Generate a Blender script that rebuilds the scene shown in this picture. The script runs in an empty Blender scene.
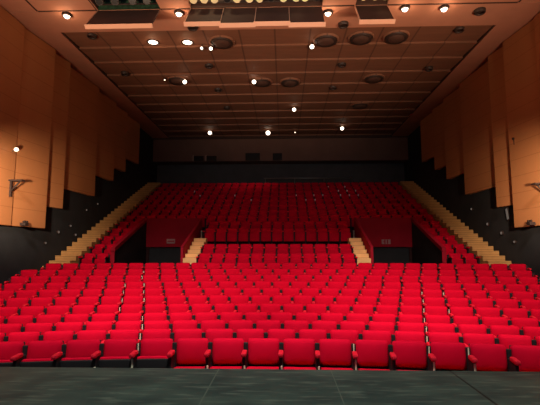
import bpy, bmesh, math, random
from mathutils import Vector, Matrix
random.seed(7)
scene = bpy.context.scene
COL = scene.collection
PI = math.pi

# ------------------------------------------------------------------ materials
def new_mat(name):
    m = bpy.data.materials.new(name); m.use_nodes = True
    nt = m.node_tree; b = nt.nodes['Principled BSDF']
    return m, nt, b

def mat(name, col, rough=0.8, var=0.0, scale=8.0, metal=0.0, spec=0.3, bump=0.0):
    m, nt, b = new_mat(name)
    b.inputs['Base Color'].default_value = (*col, 1)
    b.inputs['Roughness'].default_value = rough
    b.inputs['Metallic'].default_value = metal
    b.inputs['Specular IOR Level'].default_value = spec
    if var > 0:
        tc = nt.nodes.new('ShaderNodeTexCoord'); n = nt.nodes.new('ShaderNodeTexNoise')
        n.inputs['Scale'].default_value = scale; n.inputs['Detail'].default_value = 4
        r = nt.nodes.new('ShaderNodeValToRGB')
        r.color_ramp.elements[0].position = 0.3; r.color_ramp.elements[1].position = 0.7
        r.color_ramp.elements[0].color = (*[c * (1 - var) for c in col], 1)
        r.color_ramp.elements[1].color = (*[min(1, c * (1 + var)) for c in col], 1)
        nt.links.new(tc.outputs['Object'], n.inputs['Vector'])
        nt.links.new(n.outputs['Fac'], r.inputs['Fac'])
        nt.links.new(r.outputs['Color'], b.inputs['Base Color'])
        if bump > 0:
            bp = nt.nodes.new('ShaderNodeBump'); bp.inputs['Strength'].default_value = bump
            nt.links.new(n.outputs['Fac'], bp.inputs['Height'])
            nt.links.new(bp.outputs['Normal'], b.inputs['Normal'])
    return m

def emit(name, col, strength):
    m, nt, b = new_mat(name)
    b.inputs['Base Color'].default_value = (0, 0, 0, 1)
    b.inputs['Emission Color'].default_value = (*col, 1)
    b.inputs['Emission Strength'].default_value = strength
    return m

def line_fac(nt, comp, period, width, offset=0.0):
    """1 on thin lines spaced along one object axis"""
    a = nt.nodes.new('ShaderNodeMath'); a.operation = 'ADD'; a.inputs[1].default_value = offset
    nt.links.new(comp, a.inputs[0])
    d = nt.nodes.new('ShaderNodeMath'); d.operation = 'DIVIDE'; d.inputs[1].default_value = period
    nt.links.new(a.outputs[0], d.inputs[0])
    f = nt.nodes.new('ShaderNodeMath'); f.operation = 'FRACT'; nt.links.new(d.outputs[0], f.inputs[0])
    l = nt.nodes.new('ShaderNodeMath'); l.operation = 'LESS_THAN'; l.inputs[1].default_value = width / period
    nt.links.new(f.outputs[0], l.inputs[0])
    return l.outputs[0]

def lined_mat(name, col, line_col, lines, rough=0.6, var=0.15, nscale=(1, 1, 1), spec=0.3):
    m, nt, b = new_mat(name)
    b.inputs['Roughness'].default_value = rough
    b.inputs['Specular IOR Level'].default_value = spec
    tc = nt.nodes.new('ShaderNodeTexCoord'); sx = nt.nodes.new('ShaderNodeSeparateXYZ')
    nt.links.new(tc.outputs['Object'], sx.inputs[0])
    mp = nt.nodes.new('ShaderNodeMapping'); mp.inputs['Scale'].default_value = nscale
    nt.links.new(tc.outputs['Object'], mp.inputs['Vector'])
    n = nt.nodes.new('ShaderNodeTexNoise'); n.inputs['Scale'].default_value = 1.0; n.inputs['Detail'].default_value = 5
    nt.links.new(mp.outputs[0], n.inputs['Vector'])
    r = nt.nodes.new('ShaderNodeValToRGB')
    r.color_ramp.elements[0].position = 0.3; r.color_ramp.elements[1].position = 0.7
    r.color_ramp.elements[0].color = (*[c * (1 - var) for c in col], 1)
    r.color_ramp.elements[1].color = (*[c * (1 + var) for c in col], 1)
    nt.links.new(n.outputs['Fac'], r.inputs['Fac'])
    cur = r.outputs['Color']
    for axis, period, width, off in lines:
        fac = line_fac(nt, sx.outputs[axis], period, width, off)
        mx = nt.nodes.new('ShaderNodeMixRGB')
        nt.links.new(fac, mx.inputs['Fac']); nt.links.new(cur, mx.inputs['Color1'])
        mx.inputs['Color2'].default_value = (*line_col, 1)
        cur = mx.outputs['Color']
    nt.links.new(cur, b.inputs['Base Color'])
    return m

def stage_mat():
    m, nt, b = new_mat('stage_floor_paint')
    b.inputs['Roughness'].default_value = 0.55
    b.inputs['Specular IOR Level'].default_value = 0.25
    tc = nt.nodes.new('ShaderNodeTexCoord'); sx = nt.nodes.new('ShaderNodeSeparateXYZ')
    nt.links.new(tc.outputs['Object'], sx.inputs[0])
    def noise(scale, sc, lo, hi, detail=6):
        mp = nt.nodes.new('ShaderNodeMapping'); mp.inputs['Scale'].default_value = sc
        nt.links.new(tc.outputs['Object'], mp.inputs['Vector'])
        n = nt.nodes.new('ShaderNodeTexNoise'); n.inputs['Scale'].default_value = scale; n.inputs['Detail'].default_value = detail
        nt.links.new(mp.outputs[0], n.inputs['Vector'])
        mr = nt.nodes.new('ShaderNodeMapRange'); mr.inputs[1].default_value = lo; mr.inputs[2].default_value = hi
        nt.links.new(n.outputs['Fac'], mr.inputs[0])
        return mr.outputs[0]
    def mix(fac, c1, c2):
        mx = nt.nodes.new('ShaderNodeMixRGB')
        nt.links.new(fac, mx.inputs['Fac'])
        if hasattr(c1, 'links'): nt.links.new(c1, mx.inputs['Color1'])
        else: mx.inputs['Color1'].default_value = (*c1, 1)
        mx.inputs['Color2'].default_value = (*c2, 1)
        return mx.outputs['Color']
    c = mix(noise(1.3, (1, 1.6, 1), 0.35, 0.7), STAGE_A, STAGE_B)
    c = mix(noise(3.0, (0.8, 5, 1), 0.53, 0.78), c, STAGE_SCUFF)      # long pale scuffs
    c = mix(noise(9.0, (0.7, 3, 1), 0.62, 0.8), c, STAGE_DARK)
    def seam(x0, w, colr, c):
        a = nt.nodes.new('ShaderNodeMath'); a.operation = 'SUBTRACT'; a.inputs[1].default_value = x0
        nt.links.new(sx.outputs[0], a.inputs[0])
        ab = nt.nodes.new('ShaderNodeMath'); ab.operation = 'ABSOLUTE'; nt.links.new(a.outputs[0], ab.inputs[0])
        l = nt.nodes.new('ShaderNodeMath'); l.operation = 'LESS_THAN'; l.inputs[1].default_value = w
        nt.links.new(ab.outputs[0], l.inputs[0])
        return mix(l.outputs[0], c, colr)
    c = seam(-0.54, 0.008, STAGE_B2, c)
    c = seam(0.885, 0.006, STAGE_B2, c)
    c = seam(2.38, 0.012, (0.008, 0.009, 0.009), c)
    nt.links.new(c, b.inputs['Base Color'])
    return m

STAGE_A = (0.020, 0.033, 0.031); STAGE_B = (0.056, 0.074, 0.060)
STAGE_B2 = (0.085, 0.095, 0.075); STAGE_SCUFF = (0.13, 0.14, 0.11); STAGE_DARK = (0.016, 0.023, 0.022)

M = {}
M['red'] = mat('red_fabric', (0.60, 0.0020, 0.023), 0.9, 0.10, 3.0, spec=0.05)
M['red_arm'] = mat('red_arm_pad', (0.74, 0.006, 0.026), 0.6, spec=0.25)
M['dark'] = mat('black_seat_plastic', (0.022, 0.016, 0.018), 0.6, spec=0.25)
M['tan'] = mat('tan_end_panel', (0.95, 0.72, 0.52), 0.5)
M['tag'] = mat('pale_number_plate', (0.85, 0.80, 0.78), 0.4)
M['black'] = mat('black_painted_wall', (0.034, 0.038, 0.041), 0.9, 0.1, 2.0, spec=0.1)
M['black_raised'] = mat('raised_black_wall', (0.085, 0.082, 0.080), 0.9, 0.1, 2.0, spec=0.1)  # black wall, colour raised in place of missing light
M['wood'] = lined_mat('orange_wood_veneer', (0.47, 0.20, 0.075), (0.37, 0.148, 0.053),
                      [(2, 0.575, 0.022, 0.0)], 0.55, 0.05, (0.8, 0.8, 0.5))
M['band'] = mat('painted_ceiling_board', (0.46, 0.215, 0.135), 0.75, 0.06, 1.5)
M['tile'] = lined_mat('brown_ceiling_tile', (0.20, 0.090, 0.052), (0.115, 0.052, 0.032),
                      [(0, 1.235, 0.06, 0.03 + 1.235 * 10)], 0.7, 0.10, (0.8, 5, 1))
M['trim'] = mat('dark_trim', (0.055, 0.026, 0.018), 0.7)
M['lip'] = mat('lit_flap_edge', (0.80, 0.47, 0.32), 0.6)  # light on the flap's lower edge, painted as a paler colour
M['flap'] = mat('dark_brown_flap', (0.085, 0.045, 0.034), 0.8, 0.1, 3)
M['fixture'] = mat('dark_fixture', (0.035, 0.022, 0.018), 0.5)
M['recess'] = mat('brown_recess', (0.07, 0.036, 0.026), 0.6)
M['metal'] = mat('grey_metal', (0.35, 0.32, 0.28), 0.35, metal=0.7)
M['cream'] = mat('cream_lamp_housing', (0.80, 0.70, 0.42), 0.6)
M['green'] = mat('green_gel', (0.018, 0.05, 0.026), 0.6, 0.6, 9)
M['carpet'] = mat('dark_carpet', (0.035, 0.014, 0.014), 0.95, 0.2, 4)
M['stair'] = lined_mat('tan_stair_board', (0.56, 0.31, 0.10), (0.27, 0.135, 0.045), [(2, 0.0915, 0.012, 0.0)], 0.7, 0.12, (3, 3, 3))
M['stair_lit'] = lined_mat('lamplit_stair_board', (0.90, 0.55, 0.22), (0.50, 0.28, 0.10), [(2, 0.161, 0.012, 0.0)], 0.7, 0.08, (3, 3, 3))  # lighter copy of the stair board, lamplight put into the colour
M['wall_red'] = mat('red_painted_panel', (0.34, 0.007, 0.022), 0.75, 0.08, 2.0, spec=0.15)
M['rear'] = mat('brown_rear_wall', (0.16, 0.085, 0.06), 0.8, 0.1, 1.0)
M['glass'] = mat('dark_booth_glass', (0.010, 0.010, 0.011), 0.2)
M['frame'] = mat('pale_window_frame', (0.42, 0.30, 0.22), 0.6)
M['sign'] = mat('pale_sign', (0.42, 0.27, 0.27), 0.6)
M['lamp'] = emit('lamp_white', (1.0, 0.80, 0.62), 5)
M['lamp_soft'] = emit('lamp_soft', (1.0, 0.72, 0.52), 3.0)
M['lamp_dim'] = emit('lamp_dim', (1.0, 0.80, 0.66), 0.11)
M['stage'] = stage_mat()

# ------------------------------------------------------------------ mesh helpers
class MB:
    def __init__(s): s.bm = bmesh.new()
    def box(s, lo, hi, mi=0, bevel=0.0, mtx=None):
        r = bmesh.ops.create_cube(s.bm, size=1.0)
        vs = r['verts']
        c = [(a + b) / 2 for a, b in zip(lo, hi)]; d = [abs(b - a) for a, b in zip(lo, hi)]
        for v in vs:
            v.co = Vector((v.co.x * d[0] + c[0], v.co.y * d[1] + c[1], v.co.z * d[2] + c[2]))
        fs = list({f for v in vs for f in v.link_faces})
        for f in fs: f.material_index = mi
        if bevel > 0:
            es = list({e for v in vs for e in v.link_edges})
            o = bmesh.ops.bevel(s.bm, geom=es, offset=bevel, segments=2, affect='EDGES', profile=0.6)
            vs = list({v for f in o['faces'] for v in f.verts} | {v for v in vs if v.is_valid})
            for f in {f for v in vs for f in v.link_faces}: f.material_index = mi
        if mtx is not None:
            for v in vs: v.co = mtx @ v.co
        return s
    def poly(s, pts, mi=0):
        f = s.bm.faces.new([s.bm.verts.new(p) for p in pts]); f.material_index = mi; return s
    def prism(s, prof, ext, mi=0):
        """closed polygon prof (list of 3D points) swept by vector ext"""
        e = Vector(ext)
        a = [s.bm.verts.new(p) for p in prof]; b = [s.bm.verts.new(Vector(p) + e) for p in prof]
        n = len(prof); fs = [s.bm.faces.new(a), s.bm.faces.new(b[::-1])]
        for i in range(n):
            fs.append(s.bm.faces.new((a[(i + 1) % n], a[i], b[i], b[(i + 1) % n])))
        for f in fs: f.material_index = mi
        return s
    def cyl(s, p0, p1, r0, r1=None, seg=14, mi=0, caps=True):
        r1 = r0 if r1 is None else r1
        p0 = Vector(p0); p1 = Vector(p1); ax = (p1 - p0).normalized()
        t = Vector((0, 0, 1)) if abs(ax.z) < 0.9 else Vector((1, 0, 0))
        u = ax.cross(t).normalized(); w = ax.cross(u)
        A = []; B = []
        for i in range(seg):
            a = 2 * PI * i / seg; d = u * math.cos(a) + w * math.sin(a)
            A.append(s.bm.verts.new(p0 + d * r0)); B.append(s.bm.verts.new(p1 + d * r1))
        for i in range(seg):
            j = (i + 1) % seg
            f = s.bm.faces.new((A[i], A[j], B[j], B[i])); f.material_index = mi; f.smooth = True
        if caps:
            s.bm.faces.new(A[::-1]).material_index = mi; s.bm.faces.new(B).material_index = mi
        return s
    def lathe(s, prof, centre, seg=28, mi=0):
        """prof: (radius, z) from outside in; last radius may be 0"""
        c = Vector(centre); rings = []
        for r, z in prof:
            if r < 1e-5: rings.append([s.bm.verts.new(c + Vector((0, 0, z)))])
            else: rings.append([s.bm.verts.new(c + Vector((r * math.cos(2 * PI * i / seg), r * math.sin(2 * PI * i / seg), z))) for i in range(seg)])
        for a, b in zip(rings, rings[1:]):
            for i in range(seg):
                j = (i + 1) % seg
                vs = [a[i % len(a)], a[j % len(a)], b[j % len(b)], b[i % len(b)]]
                vs = list(dict.fromkeys(vs))
                if len(vs) >= 3:
                    f = s.bm.faces.new(vs); f.material_index = mi; f.smooth = True
        return s
    def pad(s, w, h, t, centre, mtx=None, mi=0, nu=10, nv=8, bulge=0.35, sq=7):
        """upholstered pad lying in local x (w), z (h), front face at -y, rounded rim"""
        c = Vector(centre); M_ = mtx or Matrix.Identity(4)
        def pt(u, v, side):
            # superellipse outline with rounded corners
            au, av = abs(u), abs(v)
            k = (au ** sq + av ** sq) ** (1.0 / sq) if (au or av) else 0
            mxx = max(au, av)
            f = 1.0 if k < 1e-6 else mxx / k
            x = u * f * w / 2; z = v * f * h / 2
            e = max(0.0, 1 - mxx ** 6) ** 0.5
            th = t / 2 * (0.0 + e * (1 - bulge + bulge * (1 - u * u) * (1 - v * v)))
            return M_ @ (c + Vector((x, -th if side else th * 0.8, z)))
        us = [-1 + 2 * i / nu for i in range(nu + 1)]
        us = [math.copysign(abs(u) ** 0.7, u) for u in us]
        vs_ = [-1 + 2 * i / nv for i in range(nv + 1)]
        vs_ = [math.copysign(abs(v) ** 0.7, v) for v in vs_]
        F = {}; B = {}
        for i, u in enumerate(us):
            for j, v in enumerate(vs_):
                rim = i in (0, nu) or j in (0, nv)
                F[i, j] = s.bm.verts.new(pt(u, v, True))
                B[i, j] = F[i, j] if rim else s.bm.verts.new(pt(u, v, False))
        for i in range(nu):
            for j in range(nv):
                f = s.bm.faces.new((F[i, j], F[i + 1, j], F[i + 1, j + 1], F[i, j + 1])); f.smooth = True; f.material_index = mi
                q = (B[i, j + 1], B[i + 1, j + 1], B[i + 1, j], B[i, j])
                try:
                    f = s.bm.faces.new(q); f.smooth = True; f.material_index = mi
                except ValueError: pass
        return s
    def mesh(s, name, mats):
        bmesh.ops.recalc_face_normals(s.bm, faces=s.bm.faces[:])
        me = bpy.data.meshes.new(name); s.bm.to_mesh(me); s.bm.free()
        for m in mats: me.materials.append(m)
        return me
    def obj(s, name, mats, parent=None):
        if not isinstance(mats, (list, tuple)): mats = [mats]
        o = bpy.data.objects.new(name, s.mesh(name, mats)); COL.objects.link(o)
        if parent: o.parent = parent
        return o

def tag(o, label, cat, group=None, kind=None):
    o['label'] = label; o['category'] = cat
    if group: o['group'] = group
    if kind: o['kind'] = kind
    return o
def thing(name, loc, rz, label, cat, group=None):
    o = bpy.data.objects.new(name, None); COL.objects.link(o)
    o.empty_display_size = 0.1
    o.location = loc; o.rotation_euler = (0, 0, rz)
    return tag(o, label, cat, group)
def struct(o): o['kind'] = 'structure'; return o
def dup(root, loc, rz):
    r = root.copy(); COL.objects.link(r); r.location = loc; r.rotation_euler = (0, 0, rz)
    for ch in list(root.children):
        c = ch.copy(); COL.objects.link(c); c.parent = r
        for g in list(ch.children):
            d = g.copy(); COL.objects.link(d); d.parent = c
    return r

ONES = ['', 'first', 'second', 'third', 'fourth', 'fifth', 'sixth', 'seventh', 'eighth', 'ninth', 'tenth', 'eleventh', 'twelfth',
        'thirteenth', 'fourteenth', 'fifteenth', 'sixteenth', 'seventeenth', 'eighteenth', 'nineteenth', 'twentieth']
def ordw(n):
    if n <= 20: return ONES[n]
    if n < 30: return 'twenty-' + ONES[n - 20]
    return 'thirtieth' if n == 30 else 'thirty-' + ONES[n - 30]

# ------------------------------------------------------------------ camera
# hall axis is x = 0, the camera stands on the stage a little right of it
F_PX = 425.0
cam_d = bpy.data.cameras.new('camera'); cam = bpy.data.objects.new('camera', cam_d); COL.objects.link(cam)
cam_d.sensor_fit = 'HORIZONTAL'; cam_d.sensor_width = 36; cam_d.lens = 36 * F_PX / 540
cam_d.clip_end = 200
CAM = Vector((0.3, 0, 1.5)); YAW = math.radians(1.9); PITCH = math.atan(48.5 / F_PX)
cam.location = CAM; cam.rotation_euler = (PI / 2 + PITCH, 0, YAW)
scene.camera = cam
def project(p):
    v = Vector(p) - CAM
    fw = Vector((-math.sin(YAW) * math.cos(PITCH), math.cos(YAW) * math.cos(PITCH), math.sin(PITCH)))
    rt = Vector((math.cos(YAW), math.sin(YAW), 0)); up = rt.cross(fw)
    d = v.dot(fw)
    return 270 + F_PX * v.dot(rt) / d, 202.5 - F_PX * v.dot(up) / d

# ------------------------------------------------------------------ shell: floors, stage, walls, ceiling
W = 8.45
YC = -12.1                                             # centre of curvature of the front rows
N_ROW = 11; PITCH_Y = 0.93; H = 0.80
ROW_Y = [6.42 + PITCH_Y * i for i in range(N_ROW)]
ROW_TOP = [0.22, 0.19, 0.185, 0.205, 0.275, 0.375, 0.485, 0.605, 0.75, 0.90, 1.075]
ROW_GAP = [-0.27, -0.54, -0.27, -0.56, -0.83, -1.11, -0.87, -1.15, -1.50, -1.74, -2.02]
FLOOR_Z = [t - H for t in ROW_TOP]

mb = MB()                                              # stepped front floor, each tread an arc
XS = [-W + 2 * W * i / 24 for i in range(25)]
def arc_y(r, x): return YC + math.sqrt(r * r - x * x)
edges = []
for i in range(N_ROW):
    R = ROW_Y[i] - YC
    f0 = (R - 0.62) if i else R - 1.0
    edges.append((f0, FLOOR_Z[i]))
def strip(fa, fb):
    for k in range(24):
        x0, x1 = XS[k], XS[k + 1]
        mb.poly([fa(x0), fa(x1), fb(x1), fb(x0)])
for i, (r, z) in enumerate(edges):
    if i:
        zp = edges[i - 1][1]
        if abs(z - zp) > 1e-4:
            strip(lambda x: (x, arc_y(r, x), zp), lambda x: (x, arc_y(r, x), z))
    if i + 1 < N_ROW:
        rn = edges[i + 1][0]
        strip(lambda x: (x, arc_y(r, x), z), lambda x: (x, arc_y(rn, x), z))
    else:
        strip(lambda x: (x, arc_y(r, x), z), lambda x: (x, 20.1, z))
struct(mb.obj('floor', M['carpet']))
ZF = FLOOR_Z[-1]

# rear tier terraces: rows straight across
TP = 0.85; T0 = 16.4; TIER_N = 13; TSEAT = 0.50
tier_y = [T0 + TP * k for k in range(TIER_N)]
def rake(y): return -5.85 + 0.43 * y                   # slope of the stairs
tier_top = [rake(y) + 0.22 for y in tier_y]
VX0, VX1 = 3.60, 6.22                                  # entrance recesses on both sides
mb = MB()
for k in range(TIER_N):
    y0 = tier_y[k] - 0.55; y1 = tier_y[k] + 0.30 if k < TIER_N - 1 else 28.7; z = tier_top[k] - H
    if k < 5:
        for a, b in ((-W, -VX1 - 0.05), (-VX0 + 0.05, VX0 - 0.05), (VX1 + 0.05, W)):
            mb.box((a, y0, ZF - 0.3), (b, y1, z))
    else:
        mb.box((-W, y0, ZF - 0.3), (W, y1, z))
struct(mb.obj('floor', M['carpet']))

mb = MB()
mb.box((-9.5, -5, -0.12), (9.5, 5.63, 0.0)); mb.box((-9.5, 5.2, -0.9), (9.5, 5.55, -0.12))
struct(mb.obj('stage_floor', M['stage']))

for sgn, nm in ((-1, 'left'), (1, 'right')):
    mb = MB(); x0, x1 = sorted((sgn * (W + 0.02), sgn * (W + 0.3)))
    mb.box((x0, 5.6, -1), (x1, 29, 9.6)); struct(mb.obj('wall_' + nm, M['black']))
mb = MB()
mb.box((-W - 0.3, 28.7, -0.5), (W + 0.3, 28.9, 9.6), 0)
mb.box((-W, 27.6, 7.42), (W, 28.65, 9.12), 1)
struct(mb.obj('wall_rear', [M['black_raised'], M['rear']]))

# hanging timber panels, stepped up with the rake
PY = [6.0, 13.2, 14.85, 15.97, 18.65, 20.66, 22.2, 24.2]
PZ = [2.30, 2.30, 3.12, 3.95, 4.97, 5.72, 6.55]
for sgn, nm in ((-1, 'left'), (1, 'right')):
    for i in range(len(PZ)):
        y0, y1 = PY[i], PY[i + 1]
        xa, xb = 8.42, 8.20
        if i == 0: xa, xb = 8.36, 8.36
        mb = MB()
        top = 8.97
        prof = [(sgn * xa, y0, PZ[i]), (sgn * xb, y1, PZ[i]), (sgn * 8.44, y1, PZ[i]), (sgn * 8.44, y0, PZ[i])]
        if i == 0: prof = [(sgn * 8.36, y0, PZ[i]), (sgn * 8.36, y1, PZ[i]), (sgn * 8.44, y1, PZ[i]), (sgn * 8.44, y0, PZ[i])]
        mb.prism(prof, (0, 0, top - PZ[i]))
        o = mb.obj('timber_wall_panel', M['wood'])
        tag(o, 'tall hanging orange timber panel on the %s wall, %s from the stage' % (nm, ordw(i + 1)), 'wall panel',
            'timber panels along the side walls')

# ceiling
ZC = 9.0
SLOTS = [(-5.50, -3.53), (-2.57, 1.50), (2.51, 3.48)]
SY0, SY1 = 10.9, 12.37
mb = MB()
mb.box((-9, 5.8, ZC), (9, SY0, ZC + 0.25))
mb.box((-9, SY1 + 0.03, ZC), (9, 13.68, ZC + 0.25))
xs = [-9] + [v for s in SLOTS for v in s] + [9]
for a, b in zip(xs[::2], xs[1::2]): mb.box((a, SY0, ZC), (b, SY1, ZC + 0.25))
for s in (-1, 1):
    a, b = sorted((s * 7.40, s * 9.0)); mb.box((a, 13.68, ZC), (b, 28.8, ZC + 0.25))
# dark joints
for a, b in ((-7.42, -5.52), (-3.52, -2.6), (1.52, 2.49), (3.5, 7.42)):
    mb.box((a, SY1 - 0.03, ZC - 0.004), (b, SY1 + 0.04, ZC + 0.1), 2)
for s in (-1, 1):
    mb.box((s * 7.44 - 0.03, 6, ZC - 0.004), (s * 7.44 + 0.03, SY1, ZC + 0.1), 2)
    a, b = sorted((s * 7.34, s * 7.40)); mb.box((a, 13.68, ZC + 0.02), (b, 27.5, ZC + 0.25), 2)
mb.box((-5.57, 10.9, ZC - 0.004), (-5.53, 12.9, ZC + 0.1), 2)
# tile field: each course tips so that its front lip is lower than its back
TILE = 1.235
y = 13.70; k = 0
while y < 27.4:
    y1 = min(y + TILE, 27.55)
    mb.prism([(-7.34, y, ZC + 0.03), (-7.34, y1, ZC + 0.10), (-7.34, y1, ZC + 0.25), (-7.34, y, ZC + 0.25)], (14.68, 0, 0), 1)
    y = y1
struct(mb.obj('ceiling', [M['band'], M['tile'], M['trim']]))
mb = MB(); mb.box((-W, 27.5, ZC - 0.08), (W, 27.6, ZC + 0.2)); struct(mb.obj('trim_1', M['trim']))

# lighting slots: leaning flaps, bridge pipes and lamps
def flap(x0, x1, label, ztilt=0.0):
    t = thing('ceiling_flap', ((x0 + x1) / 2, SY1, ZC), 0, label, 'ceiling flap', 'dark flaps under the ceiling slots')
    w = (x1 - x0) / 2
    mb = MB(); zb = -0.93 + ztilt
    mb.prism([(-w, 0, -0.02), (-w, -0.77, zb), (-w, -0.73, zb - 0.03), (-w, 0.02, -0.06)], (2 * w, 0, 0))
    mb.obj('flap_board', M['flap'], t)
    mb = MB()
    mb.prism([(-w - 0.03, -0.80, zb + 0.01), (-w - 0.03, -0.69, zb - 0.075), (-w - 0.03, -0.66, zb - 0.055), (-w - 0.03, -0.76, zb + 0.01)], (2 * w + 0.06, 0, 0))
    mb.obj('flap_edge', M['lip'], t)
    mb = MB(); mb.box((-w - 0.012, -0.78, zb), (-w, -0.70, 0), 0, mtx=None)
    mb.bm.free()
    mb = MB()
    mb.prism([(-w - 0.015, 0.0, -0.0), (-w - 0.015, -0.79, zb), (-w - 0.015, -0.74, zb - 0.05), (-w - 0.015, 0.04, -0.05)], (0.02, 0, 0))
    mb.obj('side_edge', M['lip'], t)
    return t
flap(-5.50, -3.55, 'wide dark flap under the leftmost ceiling slot')
flap(-2.57, -1.55, 'dark flap under the middle ceiling slot, leftmost of four', 0.03)
flap(-1.54, -0.54, 'dark flap under the middle ceiling slot, second from left of four', -0.03)
flap(-0.53, 0.47, 'dark flap under the middle ceiling slot, third from left of four', 0.0)
flap(0.48, 1.49, 'dark flap under the middle ceiling slot, rightmost of four', -0.05)
flap(2.51, 3.48, 'small dark flap under the rightmost ceiling slot', 0.0)

def par_lamp(x, y, z, label, m, n=0):
    t = thing('stage_spotlight', (x, y, z), 0, label, 'spotlight', 'spotlights on the ceiling lighting bridge')
    d = Vector((0, -0.75, -0.66))
    mb = MB(); mb.cyl(-d * 0.16, d * 0.14, 0.09, 0.12, 14); mb.obj('housing', m, t)
    mb = MB(); mb.box((-0.14, -0.015, -0.02), (-0.125, 0.015, 0.24)); mb.box((0.125, -0.015, -0.02), (0.14, 0.015, 0.24)); mb.box((-0.14, -0.015, 0.22), (0.14, 0.015, 0.25))
    mb.obj('yoke', M['fixture'], t)
    mb = MB(); mb.cyl(d * 0.141, d * 0.15, 0.10, 0.10, 14); mb.obj('lens', M['glass'] if m is M['fixture'] else M['cream'], t)
for i, (a, b) in enumerate(SLOTS):
    nm = ('leftmost', 'middle', 'rightmost')[i]
    t = thing('lighting_bridge', ((a + b) / 2, 12.20, 9.20), 0, 'dark pipe lighting bridge seen through the %s ceiling slot' % nm, 'lighting bridge',
              'lighting bridges above the ceiling')
    w = (b - a) / 2
    for yy, zz in ((0, 0.06), (0.10, -0.06)):
        mb = MB(); mb.cyl((-w, yy, zz), (w, yy, zz), 0.025); mb.obj('pipe', M['fixture'], t)
    n = max(2, int((b - a) / 0.28))
    for q in range(n):
        x = -w + 2 * w * (q + 0.5) / n
        mb = MB(); mb.cyl((x, 0, 0.06), (x + 0.1, 0.10, -0.06), 0.012, seg=6); mb.obj('brace', M['fixture'], t)
    mb = MB(); mb.box((-w - 0.02, 0.14, -0.2), (w + 0.02, 0.165, 1.0))
    mb.obj('back_board', M['green'] if i == 0 else M['trim'], t)
    n = {0: 4, 1: 12, 2: 3}[i]
    for q in range(n):
        x = a + (b - a) * (q + 0.5) / n + (random.random() - 0.5) * 0.1
        par_lamp(x, 12.02, 9.10, 'spotlight behind the %s ceiling slot, %s from the left' % (nm, ordw(q + 1)),
                 M['fixture'] if i == 0 else (M['cream'] if q % 4 != 3 else M['fixture']))

# ceiling fittings
def point(loc, power, radius=0.05, col=(1, 0.62, 0.36)):
    l = bpy.data.lights.new('bulb', 'POINT'); l.energy = power; l.color = col; l.shadow_soft_size = radius
    o = bpy.data.objects.new('bulb', l); COL.objects.link(o); o.location = loc; return o
def downlight(x, y, label, lit=None, r=0.15, z=ZC, power=0, m='fixture'):
    t = thing('ceiling_downlight', (x, y, z), 0, label, 'downlight', 'round downlights in the ceiling')
    mb = MB()
    if lit: mb.lathe([(r * 1.25, 0.0), (r * 1.25, -0.025), (r * 1.0, -0.03), (r * 0.9, 0.0)], (0, 0, 0))
    else: mb.lathe([(r * 1.15, 0.0), (r * 1.10, -0.10), (r * 0.95, -0.12), (r * 0.85, -0.06)], (0, 0, 0))
    mb.obj('rim', M[m], t)
    mb = MB(); mb.lathe([(r * 1.0, -0.012), (r * 0.6, -0.035 if lit else -0.05), (0, -0.045 if lit else -0.06)], (0, 0, 0))
    mb.obj('lens', M[lit] if lit else M['fixture'], t)
    if power: point((x, y - 0.05, z - 0.20), power)
    return t
glow = [(-6.59, 12.55), (-2.99, 12.55), (1.71, 12.68), (4.06, 12.51), (5.27, 12.55)]
for i, (x, y) in enumerate(glow):
    t = thing('ceiling_spotlight', (x, y, ZC), 0, 'glaring bright spotlight on the front ceiling band, %s from the left' % ordw(i + 1), 'spotlight',
              'bright spotlights along the front ceiling band')
    mb = MB(); mb.lathe([(0.15, 0.0), (0.15, -0.05), (0.12, -0.09), (0.11, -0.02)], (0, 0, 0)); mb.obj('housing', M['fixture'], t)
    mb = MB(); mb.lathe([(0.10, -0.06), (0.08, -0.11), (0.05, -0.135), (0, -0.145)], (0, 0, 0)); mb.obj('bulb', M['lamp'], t)
    point((x, y - 0.08, ZC - 0.26), 9, 0.06)
downlight(-4.45, 14.59, 'large glowing oval-looking downlight in the front tile row, left one of two', 'lamp', 0.175, ZC + 0.08, 4)
downlight(-3.20, 14.64, 'large glowing oval-looking downlight in the front tile row, right one of two', 'lamp', 0.175, ZC + 0.08, 4)
dls = [(-6.42, 13.95, 'at the front left corner of the tile field'), (-2.74, 13.40, 'on the front band below the leftmost of the four flaps'),
       (2.29, 13.40, 'on the front band left of the small right flap'), (6.30, 13.95, 'at the front right corner of the tile field'),
       (6.45, 12.75, 'at the right end of the bright front band'), (-2.74, 16.51, 'in the left half of the ceiling, second tile course back'),
       (-2.77, 19.11, 'in the left half of the ceiling, fourth tile course back'), (2.67, 16.59, 'in the right half of the ceiling, second tile course back'),
       (2.59, 19.04, 'in the right half of the ceiling, fourth tile course back'), (6.33, 17.10, 'near the right edge of the ceiling, midway back'),
       (-6.46, 17.17, 'near the left edge of the ceiling, midway back'), (-2.69, 21.64, 'in the left half of the ceiling, far back in shade')]
for x, y, d in dls:
    inb = y < 13.6
    downlight(x, y, 'small dark downlight ' + d, None, 0.15, ZC if inb else ZC + 0.06)
recs = [(-1.93, 14.60, 'first from the left in the front course'), (1.83, 14.58, 'second from the left in the front course'),
        (3.06, 14.47, 'third from the left in the front course'), (4.29, 14.44, 'rightmost in the front course'),
        (-0.67, 18.34, 'left one of the pair in the middle'), (0.59, 18.38, 'right one of the pair in the middle'),
        (4.27, 18.06, 'alone in the right half'), (4.27, 21.56, 'far back in the right half'), (-4.40, 18.0, 'alone in the left half')]
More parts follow.
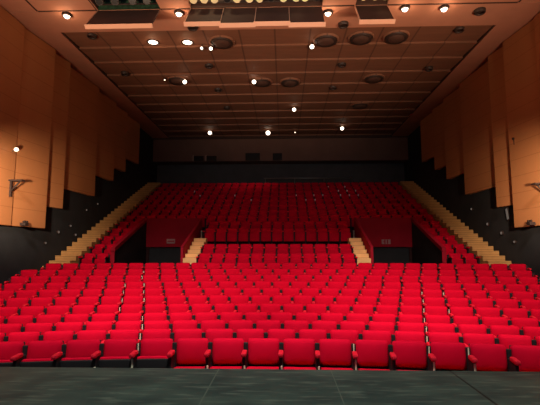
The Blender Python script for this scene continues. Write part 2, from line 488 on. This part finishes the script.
for x, y, d in recs:
    t = thing('round_ceiling_vent', (x, y, ZC + 0.07), 0, 'wide round dark ceiling vent, ' + d, 'ceiling vent', 'round vents in the tiled ceiling')
    mb = MB(); mb.lathe([(0.47, 0.02), (0.47, -0.05), (0.43, -0.08), (0.40, -0.06), (0.39, -0.02)], (0, 0, 0), 36); mb.obj('rim', M['tile'], t)
    mb = MB(); mb.lathe([(0.395, -0.02), (0.37, -0.13), (0.28, -0.10)], (0, 0, 0), 36); mb.obj('ring', M['fixture'], t)
    mb = MB(); mb.lathe([(0.29, -0.10), (0.24, -0.15), (0.10, -0.17), (0, -0.17)], (0, 0, 0), 32); mb.obj('core', M['recess'], t)
sps = [(-2.70, 14.80, 'left of the pair beside the leftmost vent', 0.045), (-2.37, 14.85, 'right of the pair beside the leftmost vent', 0.06),
       (1.34, 14.82, 'touching the second vent of the front course', 0.075), (-4.05, 17.89, 'in the left half of the ceiling', 0.085),
       (-1.00, 17.99, 'beside the pair of vents in the middle', 0.085), (0.85, 21.75, 'far back just right of centre', 0.09),
       (3.85, 25.32, 'far back in the right half', 0.10), (-4.36, 26.03, 'at the far back edge, left of centre', 0.11),
       (-0.69, 26.15, 'at the far back edge, near the centre', 0.13), (1.01, 26.09, 'tiny one at the far back edge, right of centre', 0.035),
       (-4.87, 17.65, 'tiny one in the left half of the ceiling', 0.03)]
for x, y, d, r in sps:
    t = thing('small_ceiling_spotlight', (x, y, ZC + 0.07), 0, 'small lit ceiling spotlight ' + d, 'spotlight', 'small lit spotlights in the tiled ceiling')
    mb = MB(); mb.cyl((0, 0.03, 0), (0, 0.03, -0.10), 0.02); mb.cyl((0, 0.10, -0.13), (0, -0.03, -0.17), r * 1.15, r * 1.15); mb.obj('housing', M['fixture'], t)
    mb = MB(); mb.cyl((0, -0.03, -0.17), (0, -0.06, -0.18), r * 1.05, r * 0.8); mb.obj('lens', M['lamp'] if r > 0.04 else M['lamp_soft'], t)
    if r > 0.05: point((x, y - 0.18, ZC - 0.22), 0.7, 0.04)

# ------------------------------------------------------------------ seats
def seat_parts(w, down=False, pan='dark'):
    P = {}
    tilt = Matrix.Rotation(math.radians(-6), 4, 'X')
    bh = 0.37
    mtx = Matrix.Translation((0, 0.03, H - bh / 2)) @ tilt
    mb = MB(); mb.pad(w, bh, 0.15, (0, 0, 0), mtx, bulge=0.45, sq=9); P['backrest'] = mb.mesh('backrest', [M['red']])
    mb = MB(); mb.box((-w / 2 + 0.012, 0.045, -bh / 2 - 0.10), (w / 2 - 0.012, 0.068, bh / 2 - 0.015), 0, 0.008, mtx); P['back_shell'] = mb.mesh('back_shell', [M['dark']])
    if down:
        lie = Matrix.Translation((0, -0.44, 0.47)) @ Matrix.Rotation(math.radians(-8), 4, 'X') @ Matrix.Translation((0, 0.44, -0.47))
        mb = MB(); mb.box((-w / 2 + 0.005, -0.44, 0.395), (w / 2 - 0.005, -0.02, 0.475), 0, 0.03, lie); P['seat_cushion'] = mb.mesh('seat_cushion', [M['red']])
        mb = MB(); mb.box((-w / 2 + 0.02, -0.41, 0.365), (w / 2 - 0.02, -0.05, 0.40), 0, 0.01, lie); P['seat_pan'] = mb.mesh('seat_pan', [M['dark']])
    else:
        mb = MB(); mb.box((-w / 2 + 0.005, -0.17, 0.20), (w / 2 - 0.005, -0.075, 0.585), 0, 0.03); P['seat_cushion'] = mb.mesh('seat_cushion', [M['red']])
        mb = MB(); mb.box((-w / 2 + 0.012, -0.205, 0.20), (w / 2 - 0.012, -0.165, 0.565), 0, 0.015); P['seat_pan'] = mb.mesh('seat_pan', [M[pan]])
    return P
def side_parts(pitch, gapw):
    P = {}
    x = -pitch / 2
    mb = MB()
    mb.box((x - 0.022, -0.30, 0.0), (x + 0.022, 0.04, 0.62), 0, 0.01)
    mb.box((x - gapw / 2 - 0.012, 0.012, 0.35), (x + gapw / 2 + 0.012, 0.065, 0.738), 0, 0.01)
    mb.box((x - 0.04, -0.33, 0.0), (x + 0.04, 0.06, 0.03), 0, 0.008)
    P['standard'] = mb.mesh('standard', [M['dark']])
    mb = MB(); mb.box((x - 0.036, -0.36, 0.615), (x + 0.036, -0.10, 0.672), 0, 0.022); P['armrest'] = mb.mesh('armrest', [M['red_arm']])
    mb = MB()
    mb.box((x - 0.010, -0.312, 0.30), (x + 0.014, -0.300, 0.60)); P['end_panel'] = mb.mesh('end_panel', [M['tan']])
    mb = MB(); mb.box((x - 0.006, 0.000, 0.63), (x + 0.010, 0.016, 0.735)); P['end_strip'] = mb.mesh('end_strip', [M['tan']])
    mb = MB(); mb.box((x + 0.002, -0.325, 0.40), (x + 0.026, -0.300, 0.50), 0, 0.006); P['foot_cap'] = mb.mesh('foot_cap', [M['tan']])
    return P
PITCHES = [0.523 + 0.0028 * i for i in range(N_ROW)]      # seats grow a little wider apart row by row
T_UP = seat_parts(TSEAT - 0.045, pan='red'); T_SIDE = side_parts(TSEAT, 0.045)

def make_seat(loc, rz, label, group, parts, side, end=False, cap=False, last=False, pitch=0.5):
    t = thing('auditorium_seat', loc, rz, label, 'seat', group)
    for nm, me in parts.items():
        o = bpy.data.objects.new(nm, me); COL.objects.link(o); o.parent = t
    for nm in ('standard', 'armrest') + (('end_panel', 'end_strip') if end else ()) + (('foot_cap',) if cap else ()):
        o = bpy.data.objects.new(nm, side[nm]); COL.objects.link(o); o.parent = t
    if last:
        for nm in ('standard', 'armrest'):
            o = bpy.data.objects.new(nm, side[nm]); COL.objects.link(o); o.parent = t; o.location = (pitch, 0, 0)
    return t

rest = bmesh.new()                                      # every seat beyond the individually built ones
MI = {'red': 0, 'red_arm': 1, 'dark': 2, 'tan': 3, 'tag': 4}
def add_rest(loc, rz, parts, side):
    mtx = Matrix.Translation(loc) @ Matrix.Rotation(rz, 4, 'Z')
    for nm, me in list(parts.items()) + [('standard', side['standard']), ('armrest', side['armrest'])]:
        n0 = len(rest.verts); f0 = len(rest.faces)
        rest.from_mesh(me)
        rest.verts.ensure_lookup_table(); rest.faces.ensure_lookup_table()
        for v in rest.verts[n0:]: v.co = mtx @ v.co
        mi = 2 if nm in ('standard', 'back_shell') or (nm == 'seat_pan' and parts is not T_UP) else (1 if nm == 'armrest' else 0)
        for f in rest.faces[f0:]: f.material_index = mi

END_PX = {0: (138, 354, 431, 469), 1: (138, 430), 2: (140, 428), 3: (142, 427), 4: (119, 426, 450), 5: (119, 142, 425), 6: (122, 142, 424, 444),
          7: (124, 142), 8: (142,), 9: (142,)}
CAP_PX = (62, 98, 206, 245, 281, 319)
n_ind = 0
for i in range(N_ROW):
    R = ROW_Y[i] - YC
    g0 = ROW_GAP[i]
    SEAT = PITCHES[i]
    UP = seat_parts(SEAT - 0.038); SIDE = side_parts(SEAT, 0.04)
    if i == 0: DOWN = seat_parts(SEAT - 0.038, True)
    j0 = int(math.floor((-W - g0) / SEAT)) - 1
    row = []
    for j in range(j0, j0 + 40):
        s = g0 + SEAT * (j + 0.5)
        th = s / R
        x = R * math.sin(th); y = YC + R * math.cos(th)
        if abs(x) > W - 0.36 or (i > 8 and abs(x) > W - 0.36): continue
        pl = project((x - SEAT / 2, y, ROW_TOP[i] - 0.1))[0]; pr = project((x + SEAT / 2, y, ROW_TOP[i] - 0.1))[0]
        vis = pr > 3 and pl < 537
        row.append((x, y, th, pl, pr, vis))
    vrow = [r for r in row if r[5]]
    ends = []
    for px in END_PX.get(i, ()):
        if px > 0: ends.append(min(range(len(vrow)), key=lambda q: abs(vrow[q][3] - px)))
    caps = [min(range(len(vrow)), key=lambda q: abs(vrow[q][3] - px)) for px in CAP_PX] if i == 0 else []
    for r in row:
        if r not in vrow: add_rest((r[0], r[1], FLOOR_Z[i]), -r[2], UP, SIDE)
    n = len(vrow)
    for q, r in enumerate(vrow):
        down = i == 0 and r[3] > 165
        if q < n / 2: pos = '%s from the left' % ordw(q + 1) if q else 'leftmost'
        else: pos = '%s from the right' % ordw(n - q) if n - q > 1 else 'rightmost'
        if i == 0:
            lab = 'red seat with cushion %s, row nearest the stage, %s' % ('folded down' if down else 'tipped up', pos)
        else:
            lab = 'red seat in the %s curved row from the stage, %s' % (ordw(i + 1), pos)
        make_seat((r[0], r[1], FLOOR_Z[i]), -r[2], lab, 'red seats in the curved front rows', DOWN if down else UP, SIDE,
                  q in ends, q in caps, last=(r is row[-1]), pitch=SEAT)
        n_ind += 1

def tier_row(k, x0, x1):
    n = int(round((x1 - x0) / TSEAT))
    return [(x0 + TSEAT * (q + 0.5), tier_y[k], tier_top[k] - H) for q in range(n)]
for k in range(TIER_N):
    if k < 5:
        for side, (a, b) in (('left', (-7.50, -6.50)), ('right', (6.50, 7.50))):
            rw = tier_row(k, a, b)
            for q, p in enumerate(rw):
                if k < 2:
                    near = (q == 0) == (side == 'left')
                    make_seat(p, 0, 'red seat in the raised %s wing, its %s row, %s' % (side, ordw(k + 1), 'beside the long stairs' if near else 'beside the sloping parapet'),
                              'red seats in the raised side wings', T_UP, T_SIDE, last=(q == len(rw) - 1), pitch=TSEAT); n_ind += 1
                else: add_rest(p, 0, T_UP, T_SIDE)
        if k == 2: continue
        half = 3.0 if k < 2 else 3.25
        rw = tier_row(k, -half, half)
        for q, p in enumerate(rw):
            if k < 2:
                n = len(rw)
                pos = ('%s from its left end' % ordw(q + 1) if q else 'at its left end') if q < n / 2 else ('%s from its right end' % ordw(n - q) if n - q > 1 else 'at its right end')
                make_seat(p, 0, 'red seat, %s row between the two small stairs, %s' % (('lower', 'upper')[k], pos),
                          'red seats between the small stairs', T_UP, T_SIDE, last=(q == n - 1), pitch=TSEAT); n_ind += 1
            else: add_rest(p, 0, T_UP, T_SIDE)
    else:
        for p in tier_row(k, -7.5, 7.5): add_rest(p, 0, T_UP, T_SIDE)

# number plates that catch the light on a few of the far seats
plates = [(327, 189), (343, 188.6), (338, 194), (346, 193), (355, 193), (322, 198), (339, 197), (348, 197), (357, 195.6), (295.5, 198), (313, 198),
          (305, 203), (314, 203), (194, 193), (200, 199), (251, 203), (235, 198)]
slots = [(x, tier_y[k], tier_top[k]) for k in range(7, TIER_N) for x in [-7.5 + TSEAT * q for q in range(31)]]
for px, py in plates:
    b = min(slots, key=lambda p: (project(p)[0] - px) ** 2 + (project(p)[1] + 2 - py) ** 2)
    c = Vector((b[0], b[1] - 0.07, b[2] - 0.07))
    vs = [rest.verts.new(c + Vector(d)) for d in ((-0.03, 0, -0.05), (0.03, 0, -0.05), (0.03, 0, 0.05), (-0.03, 0, 0.05))]
    rest.faces.new(vs).material_index = 4
me = bpy.data.meshes.new('rear_seats'); rest.to_mesh(me); rest.free()
for k in ('red', 'red_arm', 'dark', 'tan', 'tag'): me.materials.append(M[k])
o = bpy.data.objects.new('rear_auditorium_seats', me); COL.objects.link(o)
tag(o, 'red seats rising in straight rows into the dark rear of the hall', 'seat', 'rear seats', 'stuff')

# ------------------------------------------------------------------ stairs
def stairs(x0, x1, y0, y1, label, group, tread, mt='stair', lift=0.18):
    t = thing('staircase', ((x0 + x1) / 2, y0, ZF), 0, label, 'stairs', group)
    n = int(round((y1 - y0) / tread)); w = (x1 - x0) / 2
    mb = MB()
    for q in range(n):
        z = rake(y0 + tread * (q + 0.5)) + lift - ZF
        mb.box((-w, tread * q, -0.02), (w, tread * (q + 1) + (0.0 if q == n - 1 else 0.001), z))
    mb.obj('steps', M[mt], t)
    return t
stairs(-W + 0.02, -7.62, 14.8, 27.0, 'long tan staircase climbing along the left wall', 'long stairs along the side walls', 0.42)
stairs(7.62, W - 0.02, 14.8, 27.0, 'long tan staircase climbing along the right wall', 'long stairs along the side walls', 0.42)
stairs(-3.53, -3.02, 16.1, 18.35, mt='stair_lit', lift=0.08, label= 'short bright tan stairs beside the left red parapet', group='short stairs in the middle block', tread=0.375)
stairs(3.02, 3.53, 16.1, 18.35, mt='stair_lit', lift=0.08, label= 'short bright tan stairs beside the right red parapet', group='short stairs in the middle block', tread=0.375)

# ------------------------------------------------------------------ recessed entrances
for sgn, nm in ((-1, 'left'), (1, 'right')):
    t = thing('entrance_enclosure', (sgn * 4.9, 20.0, ZF), 0, 'red-walled recessed entrance with a dark doorway, %s of the middle block' % nm, 'entrance',
              'recessed entrances in the seating')
    def L(x, y, z): return (sgn * x - sgn * 4.9, y - 20.0, z - ZF)
    mb = MB()
    a, b = sorted((sgn * (VX0 - 4.9), sgn * (VX1 - 4.9)))
    mb.box((a, -0.04, 1.69 - ZF), (b, 0.04, 3.04 - ZF)); mb.obj('front_panel', M['wall_red'], t)
    mb = MB()
    mb.bm.free()
    for xx in (VX0 + 0.08, VX1 - 0.08):
        mb = MB(); x = sgn * (xx - 4.9); mb.box((x - 0.06, -0.035, 0), (x + 0.06, 0.035, 1.69 - ZF))
        mb.obj('door_post', M['carpet'], t)
    mb = MB(); mb.box((a, 0.055, 0), (b, 0.065, 1.69 - ZF)); mb.obj('dark_doorway', M['black'], t)
    # parapet towards the middle block: red both sides
    mb = MB()
    prof = [(VX0 - 0.04, 16.25, ZF), (VX0 - 0.04, 16.25, 1.66), (VX0 - 0.04, 19.95, 3.06), (VX0 - 0.04, 19.95, ZF)]
    mb.prism([L(*p) for p in prof], (sgn * 0.10, 0, 0)); mb.obj('inner_parapet', M['wall_red'], t)
    # parapet towards the wing: black inside with a red coping
    mb = MB()
    prof = [(VX1, 16.25, ZF), (VX1, 16.25, 1.50), (VX1, 19.95, 2.93), (VX1, 19.95, ZF)]
    mb.prism([L(*p) for p in prof], (sgn * 0.10, 0, 0)); mb.obj('outer_parapet', M['black'], t)
    mb = MB()
    prof = [(VX1 - 0.02, 16.20, 1.47), (VX1 - 0.02, 16.20, 1.62), (VX1 - 0.02, 19.96, 3.06), (VX1 - 0.02, 19.96, 2.91)]
    mb.prism([L(*p) for p in prof], (sgn * 0.15, 0, 0))
    p = L(VX1 - 0.02, 16.20, ZF); q = L(VX1 + 0.13, 16.25, 1.5)
    mb.box([min(a_, b_) for a_, b_ in zip(p, q)], [max(a_, b_) for a_, b_ in zip(p, q)])
    mb.obj('coping', M['wall_red'], t)
# doorway signs: pale plate with an illegible line of marks
for sgn, x0, x1, z0, z1, nm in ((-1, -5.23, -4.84, 1.85, 2.06, 'left'), (1, 4.82, 5.22, 1.82, 2.03, 'right')):
    t = thing('doorway_sign', ((x0 + x1) / 2, 19.94, (z0 + z1) / 2), 0, 'small pale sign over the %s dark doorway' % nm, 'sign', 'signs over the doorways')
    w = (x1 - x0) / 2; h = (z1 - z0) / 2
    mb = MB(); mb.box((-w, -0.02, -h), (w, 0.02, h), 0, 0.006); mb.obj('plate', M['sign'] , t)
    mb = MB()
    if sgn < 0: mb.box((-w * 0.8, -0.025, -h * 0.22), (w * 0.8, -0.018, h * 0.22))
    else:
        for c in (-0.3, 0.32): mb.box((w * c - 0.025, -0.025, -h * 0.9), (w * c + 0.025, -0.018, h * 0.9))
        mb.box((-w * 0.8, -0.025, -0.012), (-w * 0.4, -0.018, 0.012))
    mb.obj('marking', M['wall_red'], t)

# posts at the top of the short stairs
for sgn, nm in ((-1, 'left'), (1, 'right')):
    mb = MB(); mb.cyl((0, 0, 0), (0, 0, 1.0), 0.03, 0.03); mb.cyl((0, 0, 1.0), (0, 0, 1.03), 0.045, 0.04); mb.cyl((0, 0, 0), (0, 0, 0.03), 0.07, 0.07)
    o = mb.obj('handrail_post', M['metal']); o.location = (sgn * 3.3, 18.45, tier_top[2] - H)
    tag(o, 'thin grey post at the top of the %s short stairs' % nm, 'post', 'posts above the short stairs')

# ------------------------------------------------------------------ rear wall details
t = thing('rear_guard_rail', (0, 27.3, tier_top[12] - H), 0, 'thin metal guard rail behind the last row of seats', 'guard rail')
zr = 6.2 - (tier_top[12] - H)
mb = MB(); mb.cyl((-1.0, 0, zr), (4.8, 0, zr), 0.03); mb.obj('rail', M['metal'], t)
for x in (-0.9, 1.0, 2.9, 4.7):
    mb = MB(); mb.cyl((x, 0, 0), (x, 0, zr), 0.02); mb.obj('post', M['metal'], t)
for i, (x0, x1, z0, z1, fr) in enumerate(((-5.70, -5.02, 7.44, 7.78, 1), (-4.85, -4.16, 7.44, 7.78, 1), (-2.24, -1.28, 7.44, 7.95, 0), (-0.43, 0.18, 7.44, 7.93, 0))):
    mb = MB(); mb.box((x0, 27.57, z0), (x1, 27.60, z1)); g = struct(mb.obj('window_%d' % (i + 1), M['glass']))
    mb = MB(); m = M['frame'] if fr else M['rear']; e = 0.05
    mb.box((x0 - e, 27.55, z0 - 0.01), (x0, 27.60, z1 + e)); 
    mb.box((x1, 27.55, z0 - 0.01), (x1 + 0.02, 27.60, z1 + e), 1); mb.box((x0 - e, 27.55, z1), (x1 + 0.02, 27.60, z1 + 0.02), 1)
    mb.obj('window_frame', [m, M['rear']], g)

# ------------------------------------------------------------------ side wall details
for i, (s, y, z, r, d) in enumerate(((-1, 15.34, 1.79, 0.04, 'lowest on the left wall'), (-1, 16.20, 2.23, 0.055, 'second nearest the stage on the left wall'),
        (-1, 17.10, 2.52, 0.045, 'third from the stage on the left wall'), (-1, 17.55, 2.17, 0.05, 'just above the stairs on the left wall'),
        (-1, 18.42, 3.30, 0.04, 'faint one high on the left wall'), (-1, 19.50, 3.69, 0.035, 'farthest back on the left wall'),
        (1, 16.21, 2.17, 0.06, 'below the timber panels on the right wall'), (1, 17.26, 2.57, 0.055, 'third from the stage on the right wall'),
        (1, 18.63, 3.31, 0.05, 'farthest back on the right wall'), (1, 15.35, 1.82, 0.045, 'lowest on the right wall'))):
    t = thing('wall_light', (s * (W + 0.02), y, z), 0, 'small dim round wall light, ' + d, 'wall light', 'small lights on the black side walls')
    mb = MB(); mb.cyl((0, 0, 0), (-s * 0.05, 0, 0), r * 1.5, r * 1.2, 16); mb.obj('housing', M['fixture'], t)
    mb = MB(); mb.cyl((-s * 0.05, 0, 0), (-s * 0.07, 0, 0), r, r * 0.7, 16); mb.obj('lens', M['lamp_dim'], t)
t = thing('wall_light', (W + 0.02, 15.70, 2.84), 0, 'tilted oblong pale wall light under the right timber panels', 'wall light', 'small lights on the black side walls')
mb = MB(); mb.box((-0.05, -0.09, -0.24), (0, 0.09, 0.24), 0, 0.02, Matrix.Rotation(math.radians(-12), 4, 'X')); mb.obj('housing', M['fixture'], t)
mb = MB(); mb.box((-0.065, -0.06, -0.20), (-0.04, 0.06, 0.20), 0, 0.012, Matrix.Rotation(math.radians(-12), 4, 'X')); mb.obj('lens', M['lamp_dim'], t)

for s, y, z, nm in ((-1, 13.02, 3.62, 'left'), (1, 13.15, 3.45, 'right')):
    t = thing('wall_bracket', (s * 8.36, y, z), 0, 'black triangular bracket on the %s timber wall' % nm, 'bracket', 'brackets on the timber walls')
    mb = MB(); a, b = sorted((0, -s * 0.42)); mb.box((a, -0.10, 0.07), (b, 0.10, 0.12)); mb.obj('arm', M['fixture'], t)
    mb = MB(); a, b = sorted((0, -s * 0.06)); mb.box((a, -0.03, -0.42), (b, 0.03, 0.07)); mb.obj('upright', M['fixture'], t)
    mb = MB(); mb.cyl((-s * 0.03, 0, -0.25), (-s * 0.32, 0, 0.08), 0.028, 0.028, 8); mb.obj('brace', M['fixture'], t)
for s, y, z, nm in ((-1, 13.62, 2.34, 'left'), (1, 13.86, 2.34, 'right')):
    t = thing('emergency_lamp', (s * 8.21, y, z), 0, 'small black emergency lamp at the foot of the %s timber panels' % nm, 'lamp', 'emergency lamps on the timber walls')
    mb = MB(); a, b = sorted((0.08 * s, -s * 0.10)); mb.box((a, -0.10, -0.02), (b, 0.10, 0.08), 0, 0.01); mb.obj('battery_box', M['fixture'], t)
    for q in (-0.065, 0.065):
        mb = MB(); mb.cyl((-s * 0.01, q, 0.11), (-s * 0.08, q, 0.105), 0.035, 0.045); mb.obj('lamp_head', M['fixture'], t)
t = thing('wall_spotlight', (-8.36, 13.01, 4.67), 0, 'small bright spotlight fixed on the left timber wall', 'spotlight')
mb = MB(); mb.cyl((0, 0, 0), (0.14, 0, 0.05), 0.02); mb.cyl((0.10, 0.08, 0.06), (0.18, -0.08, 0.03), 0.06, 0.07); mb.obj('housing', M['metal'], t)
mb = MB(); mb.cyl((0.18, -0.08, 0.03), (0.19, -0.10, 0.03), 0.065, 0.055); mb.obj('lens', M['lamp_soft'], t)
mb = MB(); mb.cyl((0, 0, 0), (0, 0, -0.22), 0.02, 0.02, 8); mb.cyl((0, 0, 0), (-0.05, 0, 0.0), 0.04, 0.04, 10)
o = mb.obj('wall_hook', M['fixture']); o.location = (8.24, 14.6, 5.35); tag(o, 'tiny dark hook high on the right timber wall', 'hook')

# ------------------------------------------------------------------ light
def spot(loc, aim, power, deg, blend, col, size=0.3):
    l = bpy.data.lights.new('unseen_spot', 'SPOT'); l.energy = power; l.spot_size = math.radians(deg); l.spot_blend = blend
    l.color = col; l.shadow_soft_size = size
    o = bpy.data.objects.new('unseen_spot', l); COL.objects.link(o); o.location = loc
    o.rotation_euler = (Vector(aim) - Vector(loc)).to_track_quat('-Z', 'Y').to_euler(); return o
def area(loc, aim, power, sx, sy, col):
    l = bpy.data.lights.new('stage_wash', 'AREA'); l.energy = power; l.shape = 'RECTANGLE'; l.size = sx; l.size_y = sy; l.color = col
    o = bpy.data.objects.new('stage_wash', l); COL.objects.link(o); o.location = loc
    o.rotation_euler = (Vector(aim) - Vector(loc)).to_track_quat('-Z', 'Y').to_euler(); return o

WARM = (1.0, 0.74, 0.52)
for x, y, p in ((-5.2, 3.9, 3700), (0, 4.6, 3000), (5.2, 3.9, 3700)):
    spot((x, y, 8.8), (x * 1.12, 10.8, 0), p, 66, 0.65, (1.0, 0.79, 0.70), 0.5)       # front wash on the seats
for s in (-1, 1):
    spot((s * 6.3, 8.6, 3.0), (s * 8.35, 12.0, 3.2), 2600, 54, 1.0, (1.0, 0.72, 0.50), 0.15)   # side lanterns grazing the walls
    spot((s * 7.5, 2.0, 0.5), (s * 3.6, 11.7, 9), 5600, 54, 1.0, (1.0, 0.66, 0.44), 0.5)      # added uplights to brighten the ceiling, no real fixture
    spot((s * 5.5, 1.5, 6.0), (s * 3.6, 4.7, 0), 120, 50, 1.0, (1.0, 0.80, 0.50), 0.4)        # warm pools on the stage corners
spot((0, 2.5, 9.0), (0, 3.8, 0), 2300, 70, 0.8, (0.74, 1.0, 0.92), 0.6)                # added cool lamp to brighten the stage floor
for x in (-1.0, 1.0): spot((x * 2, 11.6, 9.9), (x * 2, 12.3, 9), 40, 120, 0.5, (1.0, 0.85, 0.5), 0.1)
spot((-1.5, 25.2, 8.8), (-2.0, 26.4, 5), 90, 75, 0.9, WARM, 0.2)
spot((0, -2.0, 4.0), (0, 27, 7.5), 1300, 38, 1.0, (0.80, 0.90, 1.0), 1.5)            # added cool fill lifting the dark rear of the hall
w = bpy.data.worlds.new('world'); scene.world = w; w.use_nodes = True
w.node_tree.nodes['Background'].inputs[0].default_value = (0.42, 0.65, 1.0, 1)
w.node_tree.nodes['Background'].inputs[1].default_value = 0.07  # added bluish ambient that lifts the blacks

vs = scene.view_settings
vs.view_transform = 'Standard'; vs.look = 'None'; vs.exposure = 0.0; vs.gamma = 1.0
vs.use_curve_mapping = False
print('individual seats', n_ind)
